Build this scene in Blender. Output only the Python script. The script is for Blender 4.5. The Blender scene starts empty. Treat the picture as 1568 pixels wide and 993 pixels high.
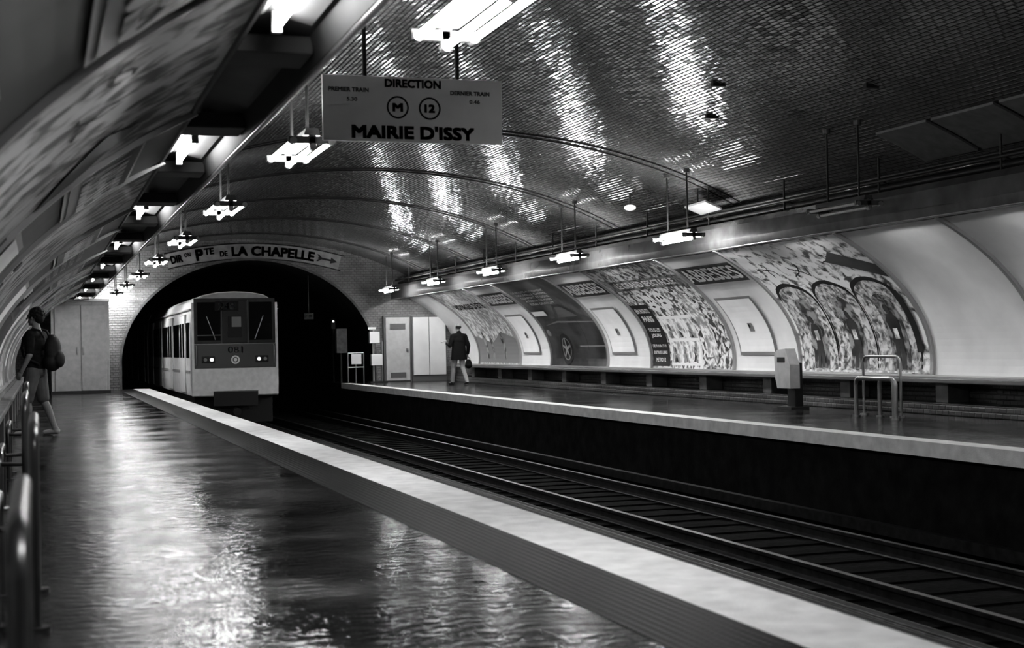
import bpy, bmesh, math, random
from mathutils import Vector, Matrix
random.seed(7)
S=bpy.context.scene
COL=S.collection
EYE=1.15; CX=6.1

# ------------------------------------------------------------ materials
def newmat(name):
    m=bpy.data.materials.new(name); m.use_nodes=True
    nt=m.node_tree; b=nt.nodes['Principled BSDF']
    return m,nt,b
def N(nt,t,**k):
    n=nt.nodes.new(t)
    for a,v in k.items(): setattr(n,a,v)
    return n
def plain(name,g,rough=.5,metal=0,em=0,noise=0,nscale=8,bump=0,bscale=60,spec=.5):
    m,nt,b=newmat(name)
    b.inputs['Base Color'].default_value=(g,g,g,1)
    b.inputs['Roughness'].default_value=rough
    b.inputs['Metallic'].default_value=metal
    b.inputs['Specular IOR Level'].default_value=spec
    if em:
        b.inputs['Emission Color'].default_value=(1,1,1,1); b.inputs['Emission Strength'].default_value=em
    if noise:
        tc=N(nt,'ShaderNodeTexCoord'); nz=N(nt,'ShaderNodeTexNoise'); nz.inputs['Scale'].default_value=nscale
        nz.inputs['Detail'].default_value=5
        nt.links.new(tc.outputs['Object'],nz.inputs['Vector'])
        r=N(nt,'ShaderNodeMapRange'); r.inputs['From Min'].default_value=.3; r.inputs['From Max'].default_value=.7
        r.inputs['To Min'].default_value=max(0,g*(1-noise)); r.inputs['To Max'].default_value=min(1,g*(1+noise))
        nt.links.new(nz.outputs['Fac'],r.inputs['Value']); nt.links.new(r.outputs['Result'],b.inputs['Base Color'])
    if bump:
        tc=N(nt,'ShaderNodeTexCoord'); nz=N(nt,'ShaderNodeTexNoise'); nz.inputs['Scale'].default_value=bscale
        nt.links.new(tc.outputs['Object'],nz.inputs['Vector'])
        bp=N(nt,'ShaderNodeBump'); bp.inputs['Strength'].default_value=bump; bp.inputs['Distance'].default_value=.01
        nt.links.new(nz.outputs['Fac'],bp.inputs['Height']); nt.links.new(bp.outputs['Normal'],b.inputs['Normal'])
    return m

def M(nt,op,a,b=None,c=None):
    n=N(nt,'ShaderNodeMath',operation=op)
    for i,v in enumerate((a,b,c)):
        if v is None: continue
        if isinstance(v,(int,float)): n.inputs[i].default_value=v
        else: nt.links.new(v,n.inputs[i])
    return n.outputs[0]

def tilemat(name,g,rough,bw=.15,rh=.075,bev=.22,dist=.006,grout=.35,var=.12,dirt=.35,strength=1.0,tilt=1.0):
    """bevelled metro tile, driven by the metric UV map"""
    m,nt,b=newmat(name)
    uv=N(nt,'ShaderNodeUVMap'); sp=N(nt,'ShaderNodeSeparateXYZ'); nt.links.new(uv.outputs['UV'],sp.inputs[0])
    v=M(nt,'DIVIDE',sp.outputs['Y'],rh); row=M(nt,'FLOOR',v); fv=M(nt,'SUBTRACT',v,row)
    odd=M(nt,'MODULO',row,2.0); odd=M(nt,'ABSOLUTE',odd)
    u=M(nt,'DIVIDE',sp.outputs['X'],bw); u=M(nt,'MULTIPLY_ADD',odd,.5,u); cu=M(nt,'FLOOR',u); fu=M(nt,'SUBTRACT',u,cu)
    eu=M(nt,'MINIMUM',fu,M(nt,'SUBTRACT',1.0,fu)); eu=M(nt,'MULTIPLY',eu,bw/rh)
    ev=M(nt,'MINIMUM',fv,M(nt,'SUBTRACT',1.0,fv))
    e=M(nt,'MINIMUM',eu,ev)
    h=M(nt,'MINIMUM',M(nt,'DIVIDE',e,bev),1.0)
    cmb=N(nt,'ShaderNodeCombineXYZ'); nt.links.new(cu,cmb.inputs[0]); nt.links.new(row,cmb.inputs[1])
    wn=N(nt,'ShaderNodeTexWhiteNoise',noise_dimensions='2D'); nt.links.new(cmb.outputs[0],wn.inputs['Vector'])
    sc=N(nt,'ShaderNodeSeparateColor'); nt.links.new(wn.outputs['Color'],sc.inputs[0])
    tl=M(nt,'MULTIPLY',M(nt,'SUBTRACT',sc.outputs[0],.5),M(nt,'SUBTRACT',fu,.5))
    tl2=M(nt,'MULTIPLY',M(nt,'SUBTRACT',sc.outputs[1],.5),M(nt,'SUBTRACT',fv,.5))
    h=M(nt,'MULTIPLY_ADD',tl,1.0*tilt,h); h=M(nt,'MULTIPLY_ADD',tl2,.6*tilt,h)
    bp=N(nt,'ShaderNodeBump'); bp.inputs['Strength'].default_value=strength; bp.inputs['Distance'].default_value=dist
    nt.links.new(h,bp.inputs['Height']); nt.links.new(bp.outputs['Normal'],b.inputs['Normal'])
    mort=M(nt,'LESS_THAN',e,.05)
    nz=N(nt,'ShaderNodeTexNoise'); nz.inputs['Scale'].default_value=.55; nz.inputs['Detail'].default_value=6
    nt.links.new(uv.outputs['UV'],nz.inputs['Vector'])
    dr=N(nt,'ShaderNodeMapRange'); dr.inputs['From Min'].default_value=.35; dr.inputs['From Max'].default_value=.65
    dr.inputs['To Min'].default_value=1-dirt; dr.inputs['To Max'].default_value=1.0
    nt.links.new(nz.outputs['Fac'],dr.inputs['Value'])
    c=M(nt,'MULTIPLY_ADD',sc.outputs[2],g*var*2,g*(1-var))
    c=M(nt,'MULTIPLY',c,dr.outputs[0])
    c=M(nt,'MULTIPLY',c,M(nt,'MULTIPLY_ADD',mort,grout-1,1.0))
    nt.links.new(c,b.inputs['Base Color'])
    b.inputs['Roughness'].default_value=rough
    b.inputs['IOR'].default_value=1.5
    return m

def mottled(name,lo,hi,scale,detail=8,rough=.35,c0=.42,c1=.58,dist=0.0):
    m,nt,b=newmat(name)
    tc=N(nt,'ShaderNodeTexCoord'); nz=N(nt,'ShaderNodeTexNoise'); nz.inputs['Scale'].default_value=scale
    nz.inputs['Detail'].default_value=detail; nz.inputs['Distortion'].default_value=dist
    nt.links.new(tc.outputs['Object'],nz.inputs['Vector'])
    r=N(nt,'ShaderNodeMapRange'); r.inputs['From Min'].default_value=c0; r.inputs['From Max'].default_value=c1
    r.inputs['To Min'].default_value=lo; r.inputs['To Max'].default_value=hi
    nt.links.new(nz.outputs['Fac'],r.inputs['Value']); nt.links.new(r.outputs['Result'],b.inputs['Base Color'])
    b.inputs['Roughness'].default_value=rough
    return m

def floormat():
    m,nt,b=newmat('polished_asphalt')
    tc=N(nt,'ShaderNodeTexCoord')
    mp=N(nt,'ShaderNodeMapping'); mp.inputs['Scale'].default_value=(1.0,1.7,1)
    nt.links.new(tc.outputs['Object'],mp.inputs[0])
    n1=N(nt,'ShaderNodeTexNoise'); n1.inputs['Scale'].default_value=9.0; n1.inputs['Detail'].default_value=3.0
    nt.links.new(mp.outputs[0],n1.inputs['Vector'])
    n2=N(nt,'ShaderNodeTexNoise'); n2.inputs['Scale'].default_value=1.3; n2.inputs['Detail'].default_value=8
    nt.links.new(tc.outputs['Object'],n2.inputs['Vector'])
    n3=N(nt,'ShaderNodeTexNoise'); n3.inputs['Scale'].default_value=140; nt.links.new(tc.outputs['Object'],n3.inputs['Vector'])
    h=M(nt,'MULTIPLY_ADD',n3.outputs['Fac'],.03,n1.outputs['Fac'])
    bp=N(nt,'ShaderNodeBump'); bp.inputs['Strength'].default_value=.65; bp.inputs['Distance'].default_value=.011
    nt.links.new(h,bp.inputs['Height']); nt.links.new(bp.outputs['Normal'],b.inputs['Normal'])
    r=N(nt,'ShaderNodeMapRange'); r.inputs['From Min'].default_value=.38; r.inputs['From Max'].default_value=.62
    r.inputs['To Min'].default_value=.06; r.inputs['To Max'].default_value=.22
    nt.links.new(n2.outputs['Fac'],r.inputs['Value']); nt.links.new(r.outputs[0],b.inputs['Roughness'])
    r2=N(nt,'ShaderNodeMapRange'); r2.inputs['From Min'].default_value=.3; r2.inputs['From Max'].default_value=.7
    r2.inputs['To Min'].default_value=.014; r2.inputs['To Max'].default_value=.034
    nt.links.new(n2.outputs['Fac'],r2.inputs['Value']); nt.links.new(r2.outputs[0],b.inputs['Base Color'])
    b.inputs['Specular IOR Level'].default_value=.2
    return m
def stripmat():
    m,nt,b=newmat('studded_warning_strip')
    tc=N(nt,'ShaderNodeTexCoord'); vo=N(nt,'ShaderNodeTexVoronoi'); vo.inputs['Scale'].default_value=22; vo.inputs['Randomness'].default_value=0
    nt.links.new(tc.outputs['Object'],vo.inputs['Vector'])
    r=N(nt,'ShaderNodeMapRange'); r.inputs['From Min'].default_value=.2; r.inputs['From Max'].default_value=.45
    r.inputs['To Min'].default_value=.04; r.inputs['To Max'].default_value=.005
    nt.links.new(vo.outputs['Distance'],r.inputs['Value']); nt.links.new(r.outputs[0],b.inputs['Base Color'])
    bp=N(nt,'ShaderNodeBump'); bp.inputs['Strength'].default_value=.6; bp.inputs['Distance'].default_value=.01; bp.invert=True
    nt.links.new(vo.outputs['Distance'],bp.inputs['Height']); nt.links.new(bp.outputs['Normal'],b.inputs['Normal'])
    b.inputs['Roughness'].default_value=.35; b.inputs['Specular IOR Level'].default_value=.1
    return m

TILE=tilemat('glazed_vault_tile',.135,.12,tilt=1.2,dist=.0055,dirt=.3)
ENDTILE=tilemat('glazed_end_wall_tile',.30,.3,dirt=.5)
WHITE=plain('white_enamel',.75,.35,noise=.08,nscale=1.5)
WHITE2=plain('white_blank_poster',.85,.5,noise=.04,nscale=2)
ALU=plain('aluminium_frame',.4,.35,.6)
DARK=plain('dark_paint',.025,.5,noise=.3)
DARK2=plain('fitting_paint',.09,.38,noise=.35,nscale=3)
CASEF=plain('casing_front_paint',.07,.22,noise=.4,nscale=2,spec=.5)
CASEU=plain('casing_underside',.04,.6,noise=.3,nscale=3)
BLACK=plain('black_ink',.01,.5)
INK=plain('sign_ink',.012,.6,spec=.2)
BLUE=plain('name_plate_enamel',.025,.3)
GREYTXT=plain('grey_print',.22,.5)
PAPER=plain('paper_white',.75,.5)
SIGN=plain('sign_plate',.9,.6,noise=.05,nscale=3,spec=.3)
METAL=plain('brushed_steel',.4,.3,.9)
RAILM=plain('dark_tube_steel',.14,.3,.9)
PIPE=plain('pipe_metal',.3,.28,.7)
RAIL=plain('rail_steel',.06,.4,.9,noise=.4)
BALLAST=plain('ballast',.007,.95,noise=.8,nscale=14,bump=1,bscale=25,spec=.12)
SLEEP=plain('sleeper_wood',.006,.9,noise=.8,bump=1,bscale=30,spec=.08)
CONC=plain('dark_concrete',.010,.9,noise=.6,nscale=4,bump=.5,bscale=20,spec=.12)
NOSE=plain('white_platform_nosing',.8,.6,noise=.14,nscale=6,bump=.4,bscale=80)
FLOOR=floormat(); STRIP=stripmat()
TUBE=plain('fluorescent_tube',1,.5,em=112)
TUBE2=plain('casing_fluorescent_tube',1,.5,em=90)
TUBE3=plain('casing_old_tube',1,.5,em=42)
OFFTUBE=plain('unlit_tube',.5,.4)
BENCH=plain('bench_stone',.12,.45,noise=.5,nscale=3)
BENCHTILE=tilemat('bench_tile',.10,.3,dirt=.8)
FOLI=mottled('foliage_print',.05,.8,5.5,10,dist=.5,c0=.36,c1=.5)
FOLI2=mottled('pale_print',.3,.8,7,9)
FOLI3=mottled('bark_print',.07,.6,9,10,dist=.5,c0=.38,c1=.58)
COMIC=mottled('comic_print',.06,.75,8,8,dist=.6,c0=.42,c1=.56)
MIDP=mottled('mid_print',.03,.3,6,8,dist=.4)
CARAD=mottled('dark_print',.015,.05,1.2,5)
SKYAD=mottled('dusk_print',.03,.13,.8,4)
LPOST=mottled('left_poster_print',.03,.6,4,10,dist=.4,c0=.4,c1=.55)
LPANEL=plain('left_panel_paint',.10,.45,noise=.3,nscale=1.2)

# ------------------------------------------------------------ mesh helpers
def empty(name,loc=(0,0,0)):
    e=bpy.data.objects.new(name,None); e.location=loc; e.empty_display_size=.2; COL.objects.link(e); return e
def obj(name,verts,faces,mats,parent=None,smooth=False,uvs=None):
    me=bpy.data.meshes.new(name); me.from_pydata([tuple(v) for v in verts],[],faces); me.update()
    if not isinstance(mats,(list,tuple)): mats=[mats]
    for m in mats: me.materials.append(m)
    if uvs:
        l=me.uv_layers.new(name='UVMap')
        for p in me.polygons:
            for li in p.loop_indices: l.data[li].uv=uvs[me.loops[li].vertex_index]
    if smooth:
        for p in me.polygons: p.use_smooth=True
    o=bpy.data.objects.new(name,me); COL.objects.link(o)
    if parent is not None: attach(o,parent)
    return o
def attach(o,parent):
    o.parent=parent; o.matrix_parent_inverse=Matrix.Translation(parent.location).inverted()
def frombm(name,bm,mats,parent=None,smooth=False):
    me=bpy.data.meshes.new(name); bm.to_mesh(me); bm.free()
    if not isinstance(mats,(list,tuple)): mats=[mats]
    for m in mats: me.materials.append(m)
    if smooth:
        for p in me.polygons: p.use_smooth=True
    o=bpy.data.objects.new(name,me); COL.objects.link(o)
    if parent is not None: attach(o,parent)
    return o
def box(name,x0,x1,y0,y1,z0,z1,mat,parent=None,bev=0):
    bm=bmesh.new(); bmesh.ops.create_cube(bm,size=1)
    for v in bm.verts:
        v.co=Vector(((x0+x1)/2+v.co.x*(x1-x0),(y0+y1)/2+v.co.y*(y1-y0),(z0+z1)/2+v.co.z*(z1-z0)))
    if bev: bmesh.ops.bevel(bm,geom=bm.edges[:],offset=bev,segments=2,affect='EDGES',profile=.5)
    o=frombm(name,bm,mat,parent); 
    uvbox(o); return o
def uvbox(o):
    me=o.data; l=me.uv_layers.new(name='UVMap')
    for p in me.polygons:
        n=p.normal; a=max(range(3),key=lambda i:abs(n[i]))
        for li in p.loop_indices:
            c=me.vertices[me.loops[li].vertex_index].co
            l.data[li].uv=(c.y,c.z) if a==0 else ((c.x,c.z) if a==1 else (c.y,c.x))
def extrude(name,prof,y0,y1,mat,parent=None,smooth=False,closed=True,ny=1,caps=True):
    n=len(prof); V=[];F=[]
    for j in range(ny+1):
        y=y0+(y1-y0)*j/ny
        for p in prof: V.append((p[0],y,p[1]))
    m=n if closed else n-1
    for j in range(ny):
        for i in range(m):
            k=(i+1)%n
            F.append((j*n+i,j*n+k,(j+1)*n+k,(j+1)*n+i))
    if closed and caps:
        F.append(tuple(range(n))); F.append(tuple(reversed(range(ny*n,ny*n+n))))
    o=obj(name,V,F,mat,parent,smooth); uvbox(o); return o
def tube(name,pts,r,mat,parent=None,cyc=False,res=4):
    cu=bpy.data.curves.new(name,'CURVE'); cu.dimensions='3D'; cu.bevel_depth=r; cu.bevel_resolution=res; cu.use_fill_caps=True
    sp=cu.splines.new('POLY'); sp.points.add(len(pts)-1)
    for i,p in enumerate(pts): sp.points[i].co=(*p,1)
    sp.use_cyclic_u=cyc; cu.materials.append(mat)
    tmp=bpy.data.objects.new('t',cu)
    me=bpy.data.meshes.new_from_object(tmp)
    bpy.data.objects.remove(tmp)
    for p in me.polygons: p.use_smooth=True
    o=bpy.data.objects.new(name,me); COL.objects.link(o)
    if parent is not None: attach(o,parent)
    return o
def cyl(name,c,r,d,axis,mat,parent=None,seg=20,r2=None):
    bm=bmesh.new(); bmesh.ops.create_cone(bm,cap_ends=True,segments=seg,radius1=r,radius2=r if r2 is None else r2,depth=d)
    R={'X':Matrix.Rotation(math.pi/2,4,'Y'),'Y':Matrix.Rotation(math.pi/2,4,'X'),'Z':Matrix.Identity(4)}[axis]
    bmesh.ops.transform(bm,matrix=Matrix.Translation(c)@R,verts=bm.verts)
    return frombm(name,bm,mat,parent)
def textmesh(s,bold=.0):
    cu=bpy.data.curves.new('txt','FONT'); cu.body=s; cu.size=1; cu.resolution_u=3
    tmp=bpy.data.objects.new('t',cu)
    me=bpy.data.meshes.new_from_object(tmp)
    bpy.data.objects.remove(tmp)
    return me
def bisect(bm,step):
    ys=[v.co.y for v in bm.verts]
    a=min(ys)
    while a<max(ys):
        a+=step
        g=bm.verts[:]+bm.edges[:]+bm.faces[:]
        bmesh.ops.bisect_plane(bm,geom=g,plane_co=(0,a,0),plane_no=(0,1,0))
def text(name,s,cx,cy,w,h,fn,mat,parent,bold=.02,div=0,keep=False):
    """bold = stroke fattening as a fraction of letter height (shifted copies)"""
    me=textmesh(s); xs=[v.co.x for v in me.vertices]; ys=[v.co.y for v in me.vertices]
    mx,my=(min(xs)+max(xs))/2,(min(ys)+max(ys))/2
    d=bold*h
    sx=(w-2*d)/(max(xs)-min(xs)); sy=(h-2*d)/(max(ys)-min(ys))
    bm=bmesh.new()
    offs=[(0,0)] if not bold else [(d,d),(-d,d),(d,-d),(-d,-d),(0,0),(d,0),(-d,0)]
    for ox,oy in offs:
        n0=len(bm.verts); bm.from_mesh(me); bm.verts.ensure_lookup_table()
        for v in bm.verts[n0:]: v.co=Vector((cx+(v.co.x-mx)*sx+ox,cy+(v.co.y-my)*sy+oy,0))
    if div: bisect(bm,div)
    for v in bm.verts: v.co=Vector(fn(v.co.x,v.co.y))
    return frombm(name,bm,mat,parent)
def shape(name,polys,fn,mat,parent,div=.12):
    bm=bmesh.new()
    for pts in polys:
        vs=[bm.verts.new((p[0],p[1],0)) for p in pts]; bm.faces.new(vs)
    if div: bisect(bm,div)
    for v in bm.verts: v.co=Vector(fn(v.co.x,v.co.y))
    return frombm(name,bm,mat,parent)
def rect(x0,x1,y0,y1): return [(x0,y0),(x1,y0),(x1,y1),(x0,y1)]
def disc(cx,cy,rx,ry=None,n=24):
    ry=ry or rx
    return [(cx+rx*math.cos(2*math.pi*i/n),cy+ry*math.sin(2*math.pi*i/n)) for i in range(n)]
def ringp(cx,cy,r0,r1,n=32):
    out=[]
    for i in range(n):
        a=2*math.pi*i/n;b=2*math.pi*(i+1)/n
        out.append([(cx+r0*math.cos(a),cy+r0*math.sin(a)),(cx+r1*math.cos(a),cy+r1*math.sin(a)),(cx+r1*math.cos(b),cy+r1*math.sin(b)),(cx+r0*math.cos(b),cy+r0*math.sin(b))])
    return out

# ------------------------------------------------------------ vault
VA,VB,VH=7.2,3.8,EYE-.4
def vz(X): return VH+VB*math.sqrt(max(0,1-((X-CX)/VA)**2))
Y0,Y1=-7.0,44.5
prof=[]
n=72
for i in range(n+1):
    a=math.pi*i/n; prof.append((CX+VA*math.cos(a),VH+VB*math.sin(a)))
prof=[(CX+VA,-1.15)]+prof+[(CX-VA,-1.15)]
def vaultmesh(name,prof,y0,y1,ny,mat):
    V=[];F=[];U=[];L=[0]
    for i in range(1,len(prof)): L.append(L[-1]+math.dist(prof[i],prof[i-1]))
    m=len(prof)
    for j in range(ny+1):
        y=y0+(y1-y0)*j/ny
        for i,p in enumerate(prof): V.append((p[0],y,p[1])); U.append((y,L[i]))
    for j in range(ny):
        for i in range(m-1): F.append((j*m+i,(j+1)*m+i,(j+1)*m+i+1,j*m+i+1))
    return obj(name,V,F,mat,None,True,U)
vaultmesh('ceiling',prof,Y0,Y1,26,TILE)
ribs=empty('trim_1')
def vrib(t,w,off,mat,nm):
    V=[];F=[]
    K=60
    for i in range(K+1):
        a=math.radians(18)+math.radians(144)*i/K
        for yy,o in ((t-w/2,0),(t-w/2,off),(t+w/2,off),(t+w/2,0)):
            V.append((CX+(VA-o)*math.cos(a),yy,VH+(VB-o)*math.sin(a)))
    for i in range(K):
        for j in range(3): F.append((i*4+j,i*4+j+1,(i+1)*4+j+1,(i+1)*4+j))
    return obj(nm,V,F,mat,ribs,False)
RIBM=plain('rib_paint',.04,.35,noise=.3)
for k,t in enumerate([21.5,26.7,31.9,37.1,42.0]):
    vrib(t-.14,.03,.02,RIBM,'rib_%d_a'%k); vrib(t+.14,.03,.02,RIBM,'rib_%d_b'%k)

# end wall with tunnel mouth
TX,TZ,TA,TB=6.25,.75,3.9,3.15
tp=[(TX+TA,-1.15)]+[(TX+TA*math.cos(math.pi*i/n),TZ+TB*math.sin(math.pi*i/n)) for i in range(n+1)]+[(TX-TA,-1.15)]
V=[];F=[];U=[]
for a,b in zip(prof,tp):
    V+= [(a[0],Y1,a[1]),(b[0],Y1,b[1])]; U+=[a,b]
for i in range(len(prof)-1): F.append((2*i,2*i+1,2*i+3,2*i+2))
obj('wall_end',V,F,ENDTILE,None,False,U)
sur=empty('trim_2')
V=[];F=[]
for i,b in enumerate(tp):
    dx,dz=(b[0]-TX),(b[1]-TZ)
    if i in(0,len(tp)-1): ox,oz=(1 if dx>0 else -1),0
    else:
        l=math.hypot(dx/TA/TA,dz/TB/TB); ox,oz=dx/TA/TA/l,dz/TB/TB/l
    for o,y in ((0,Y1),(0,Y1-.06),(.07,Y1-.06),(.07,Y1)):
        V.append((b[0]+ox*o,y,b[1]+oz*o))
for i in range(len(tp)-1):
    for j in range(3): F.append((i*4+j,i*4+j+1,(i+1)*4+j+1,(i+1)*4+j))
obj('mouth_surround',V,F,plain('surround_stone',.12,.6,noise=.4),sur)
vaultmesh('wall_tunnel_lining',tp,Y1,95,10,plain('dark_lining',.012,.9,noise=.6,nscale=2,spec=.12))  # lining coloured almost black along the whole tunnel
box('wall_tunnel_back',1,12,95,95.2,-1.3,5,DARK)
box('wall_back',-1.4,13.6,Y0-.2,Y0,-1.3,5,ENDTILE)

# lettering above mouth
let=empty('tunnel_lettering',(6.3,44.4,3.9))
R=10.5; ax=6.3; zt=4.19
def arcfn(x,y):
    a=x/R; r=R+y
    return (ax+r*math.sin(a),Y1-.03,zt-R+r*math.cos(a))
LETM=plain('letter_glaze',.012,.5)
bandp=[]
for i in range(40):
    a=-2.6+5.4*i/40; b=-2.6+5.4*(i+1)/40
    bandp.append([(a,-.22),(b,-.22),(b,.22),(a,.22)])
shape('letter_band',bandp,lambda x,y:(arcfn(x,y)[0],Y1-.015,arcfn(x,y)[2]),plain('letter_band_tile',.34,.35,noise=.2,nscale=5),let,0)
text('letters_main','LA CHAPELLE',.68,0,2.6,.31,arcfn,LETM,let,.06)
text('letters_p','P',-1.6,0,.24,.36,arcfn,LETM,let,.06)
text('letters_te','TE',-1.3,.07,.3,.21,arcfn,LETM,let,.06)
text('letters_de','DE',-.86,-.05,.24,.17,arcfn,LETM,let,.04)
text('letters_dir','DIR',-2.3,.0,.36,.24,arcfn,LETM,let,.04); text('letters_on','ON',-1.96,.06,.2,.13,arcfn,LETM,let,.03)
shape('arrow',[[(2.1,-.03),(2.5,-.03),(2.5,-.1),(2.72,0),(2.5,.1),(2.5,.03),(2.1,.03)],[(2.15,.0),(2.05,.11),(2.11,.11),(2.25,.0)],[(2.15,.0),(2.05,-.11),(2.11,-.11),(2.25,.0)]],lambda x,y:(arcfn(x,y)[0],Y1-.03-.002*random.random(),arcfn(x,y)[2]),LETM,let,0)
for q_ in(-.24,.24):
    tube('letter_border',[ (ax+(R+q_)*math.sin(a/40),Y1-.02,zt-R+(R+q_)*math.cos(a/40)) for a in range(-10,12)],.014,LETM,let)

# ------------------------------------------------------------ platforms & trackbed
PE,RE=3.15,9.05
box('floor',-1.1,2.22,Y0,Y1,-.2,0,FLOOR)
box('floor_studded_strip',2.22,2.68,Y0,Y1,-.2,.002,STRIP)
box('floor_white_edge',2.68,PE,Y0,Y1,-.12,.002,NOSE)
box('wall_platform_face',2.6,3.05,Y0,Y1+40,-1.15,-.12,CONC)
box('floor_tunnel_walkway',2.35,3.1,Y1,95,-.12,-.02,CONC)
box('floor_far_platform',RE+.3,13.3,Y0,Y1,-.2,0,FLOOR)
box('floor_far_white_edge',RE,RE+.3,Y0,Y1,-.16,.002,NOSE)
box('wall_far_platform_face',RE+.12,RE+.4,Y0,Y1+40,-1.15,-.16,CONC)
box('floor_far_tunnel_walkway',RE+.1,10.15,Y1,95,-.14,-.02,CONC)
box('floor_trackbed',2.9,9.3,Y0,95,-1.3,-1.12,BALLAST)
for ti,tc in enumerate((4.75,7.5)):
    tr=empty('railway_track',(tc,20,-1.1))
    for sx in(-.72,.72):
        x=tc+sx
        pr=[(x-.07,-1.1),(x+.07,-1.1),(x+.065,-1.085),(x+.01,-1.07),(x+.01,-1.0),(x+.035,-.99),(x+.035,-.955),(x-.035,-.955),(x-.035,-.99),(x-.01,-1.0),(x-.01,-1.07),(x-.065,-1.085)]
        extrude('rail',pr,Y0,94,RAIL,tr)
    x=tc+(1.15 if ti else -1.15)
    extrude('conductor_rail',[(x-.05,-1.0),(x+.05,-1.0),(x+.05,-.88),(x-.05,-.88)],Y0,94,RAIL,tr)
    V=[];F=[]
    y=Y0+.3
    while y<60:
        b=len(V)
        for (a,c,d) in ((-1.2,0,0),(1.2,0,0),(1.2,.24,0),(-1.2,.24,0),(-1.2,0,.03),(1.2,0,.03),(1.2,.24,.03),(-1.2,.24,.03)):
            V.append((tc+a,y+c,-1.13+d))
        F+=[(b,b+1,b+2,b+3),(b+4,b+5,b+6,b+7),(b,b+1,b+5,b+4),(b+1,b+2,b+6,b+5),(b+2,b+3,b+7,b+6),(b+3,b,b+4,b+7)]
        y+=.62
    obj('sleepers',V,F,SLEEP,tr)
cb=empty('track_cable_run',(6.12,20,-1))
for k in range(3): tube('cable_%d'%k,[(6.05+.1*k,Y0,-1.05),(6.05+.1*k,60,-1.05)],.03,RAIL if k==1 else DARK,cb)

# ------------------------------------------------------------ curved cladding
CA,CB,CH=6.8,3.0,EYE-.4
P0,P1=-.085,math.radians(41)
tab=[(0,P0)]
K=200
for i in range(1,K+1):
    a=P0+(P1-P0)*(i-1)/K;b=P0+(P1-P0)*i/K
    tab.append((tab[-1][0]+math.hypot(CA*(math.cos(b)-math.cos(a)),CB*(math.sin(b)-math.sin(a))),b))
HT=tab[-1][0]
def phi(v):
    v=max(-.2,min(HT,v)); i=min(K-1,max(0,int(v/HT*K)))
    while i>0 and tab[i][0]>v: i-=1
    while i<K-1 and tab[i+1][0]<v: i+=1
    f=(v-tab[i][0])/(tab[i+1][0]-tab[i][0]); return tab[i][1]+(tab[i+1][1]-tab[i][1])*f
def wfn(side,ta,tb,off):
    def f(u,v):
        p=phi(v); t=(tb-u) if side>0 else (ta+u)
        return (CX+side*(CA-off)*math.cos(p),t,CH+(CB-off)*math.sin(p))
    return f
def curvebox(name,side,t0,t1,v0,v1,o0,o1,mat,parent,nv=14):
    V=[];F=[]
    for i in range(nv+1):
        p=phi(v0+(v1-v0)*i/nv)
        for t,o in((t0,o0),(t0,o1),(t1,o1),(t1,o0)):
            V.append((CX+side*(CA-o)*math.cos(p),t,CH+(CB-o)*math.sin(p)))
    for i in range(nv):
        for j in range(4):
            k=(j+1)%4; F.append((i*4+j,i*4+k,(i+1)*4+k,(i+1)*4+j))
    F+=[(0,1,2,3),(nv*4,nv*4+3,nv*4+2,nv*4+1)]
    return obj(name,V,F,mat,parent,False)

def grow(parent,side,ta,tb,mat,nm='backing',o=.012):
    return shape(nm,[rect(0,tb-ta,.06,HT-.03)],wfn(side,ta,tb,o),mat,parent,.12)
def arch(x0,x1,y0,y1,n=12,j=0):
    r=(x1-x0)/2; c=(x0+x1)/2
    return [(x0,y0),(x1,y0)]+[(c+r*math.cos(math.pi*i/n)*(1+random.uniform(-j,j)),y1-r*.7+r*.7*math.sin(math.pi*i/n)*(1+random.uniform(-j,j))) for i in range(n+1)]
def person_print(cx,y0,h):
    s=h
    body=[(cx-.10*s,y0+.45*s),(cx-.12*s,y0),(cx-.02*s,y0),(cx,y0+.35*s),(cx+.03*s,y0),(cx+.13*s,y0),(cx+.11*s,y0+.45*s),(cx+.15*s,y0+.75*s),(cx+.08*s,y0+.83*s),(cx-.08*s,y0+.83*s),(cx-.15*s,y0+.72*s)]
    return [body,disc(cx,y0+.91*s,.065*s,.08*s,14)]
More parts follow.
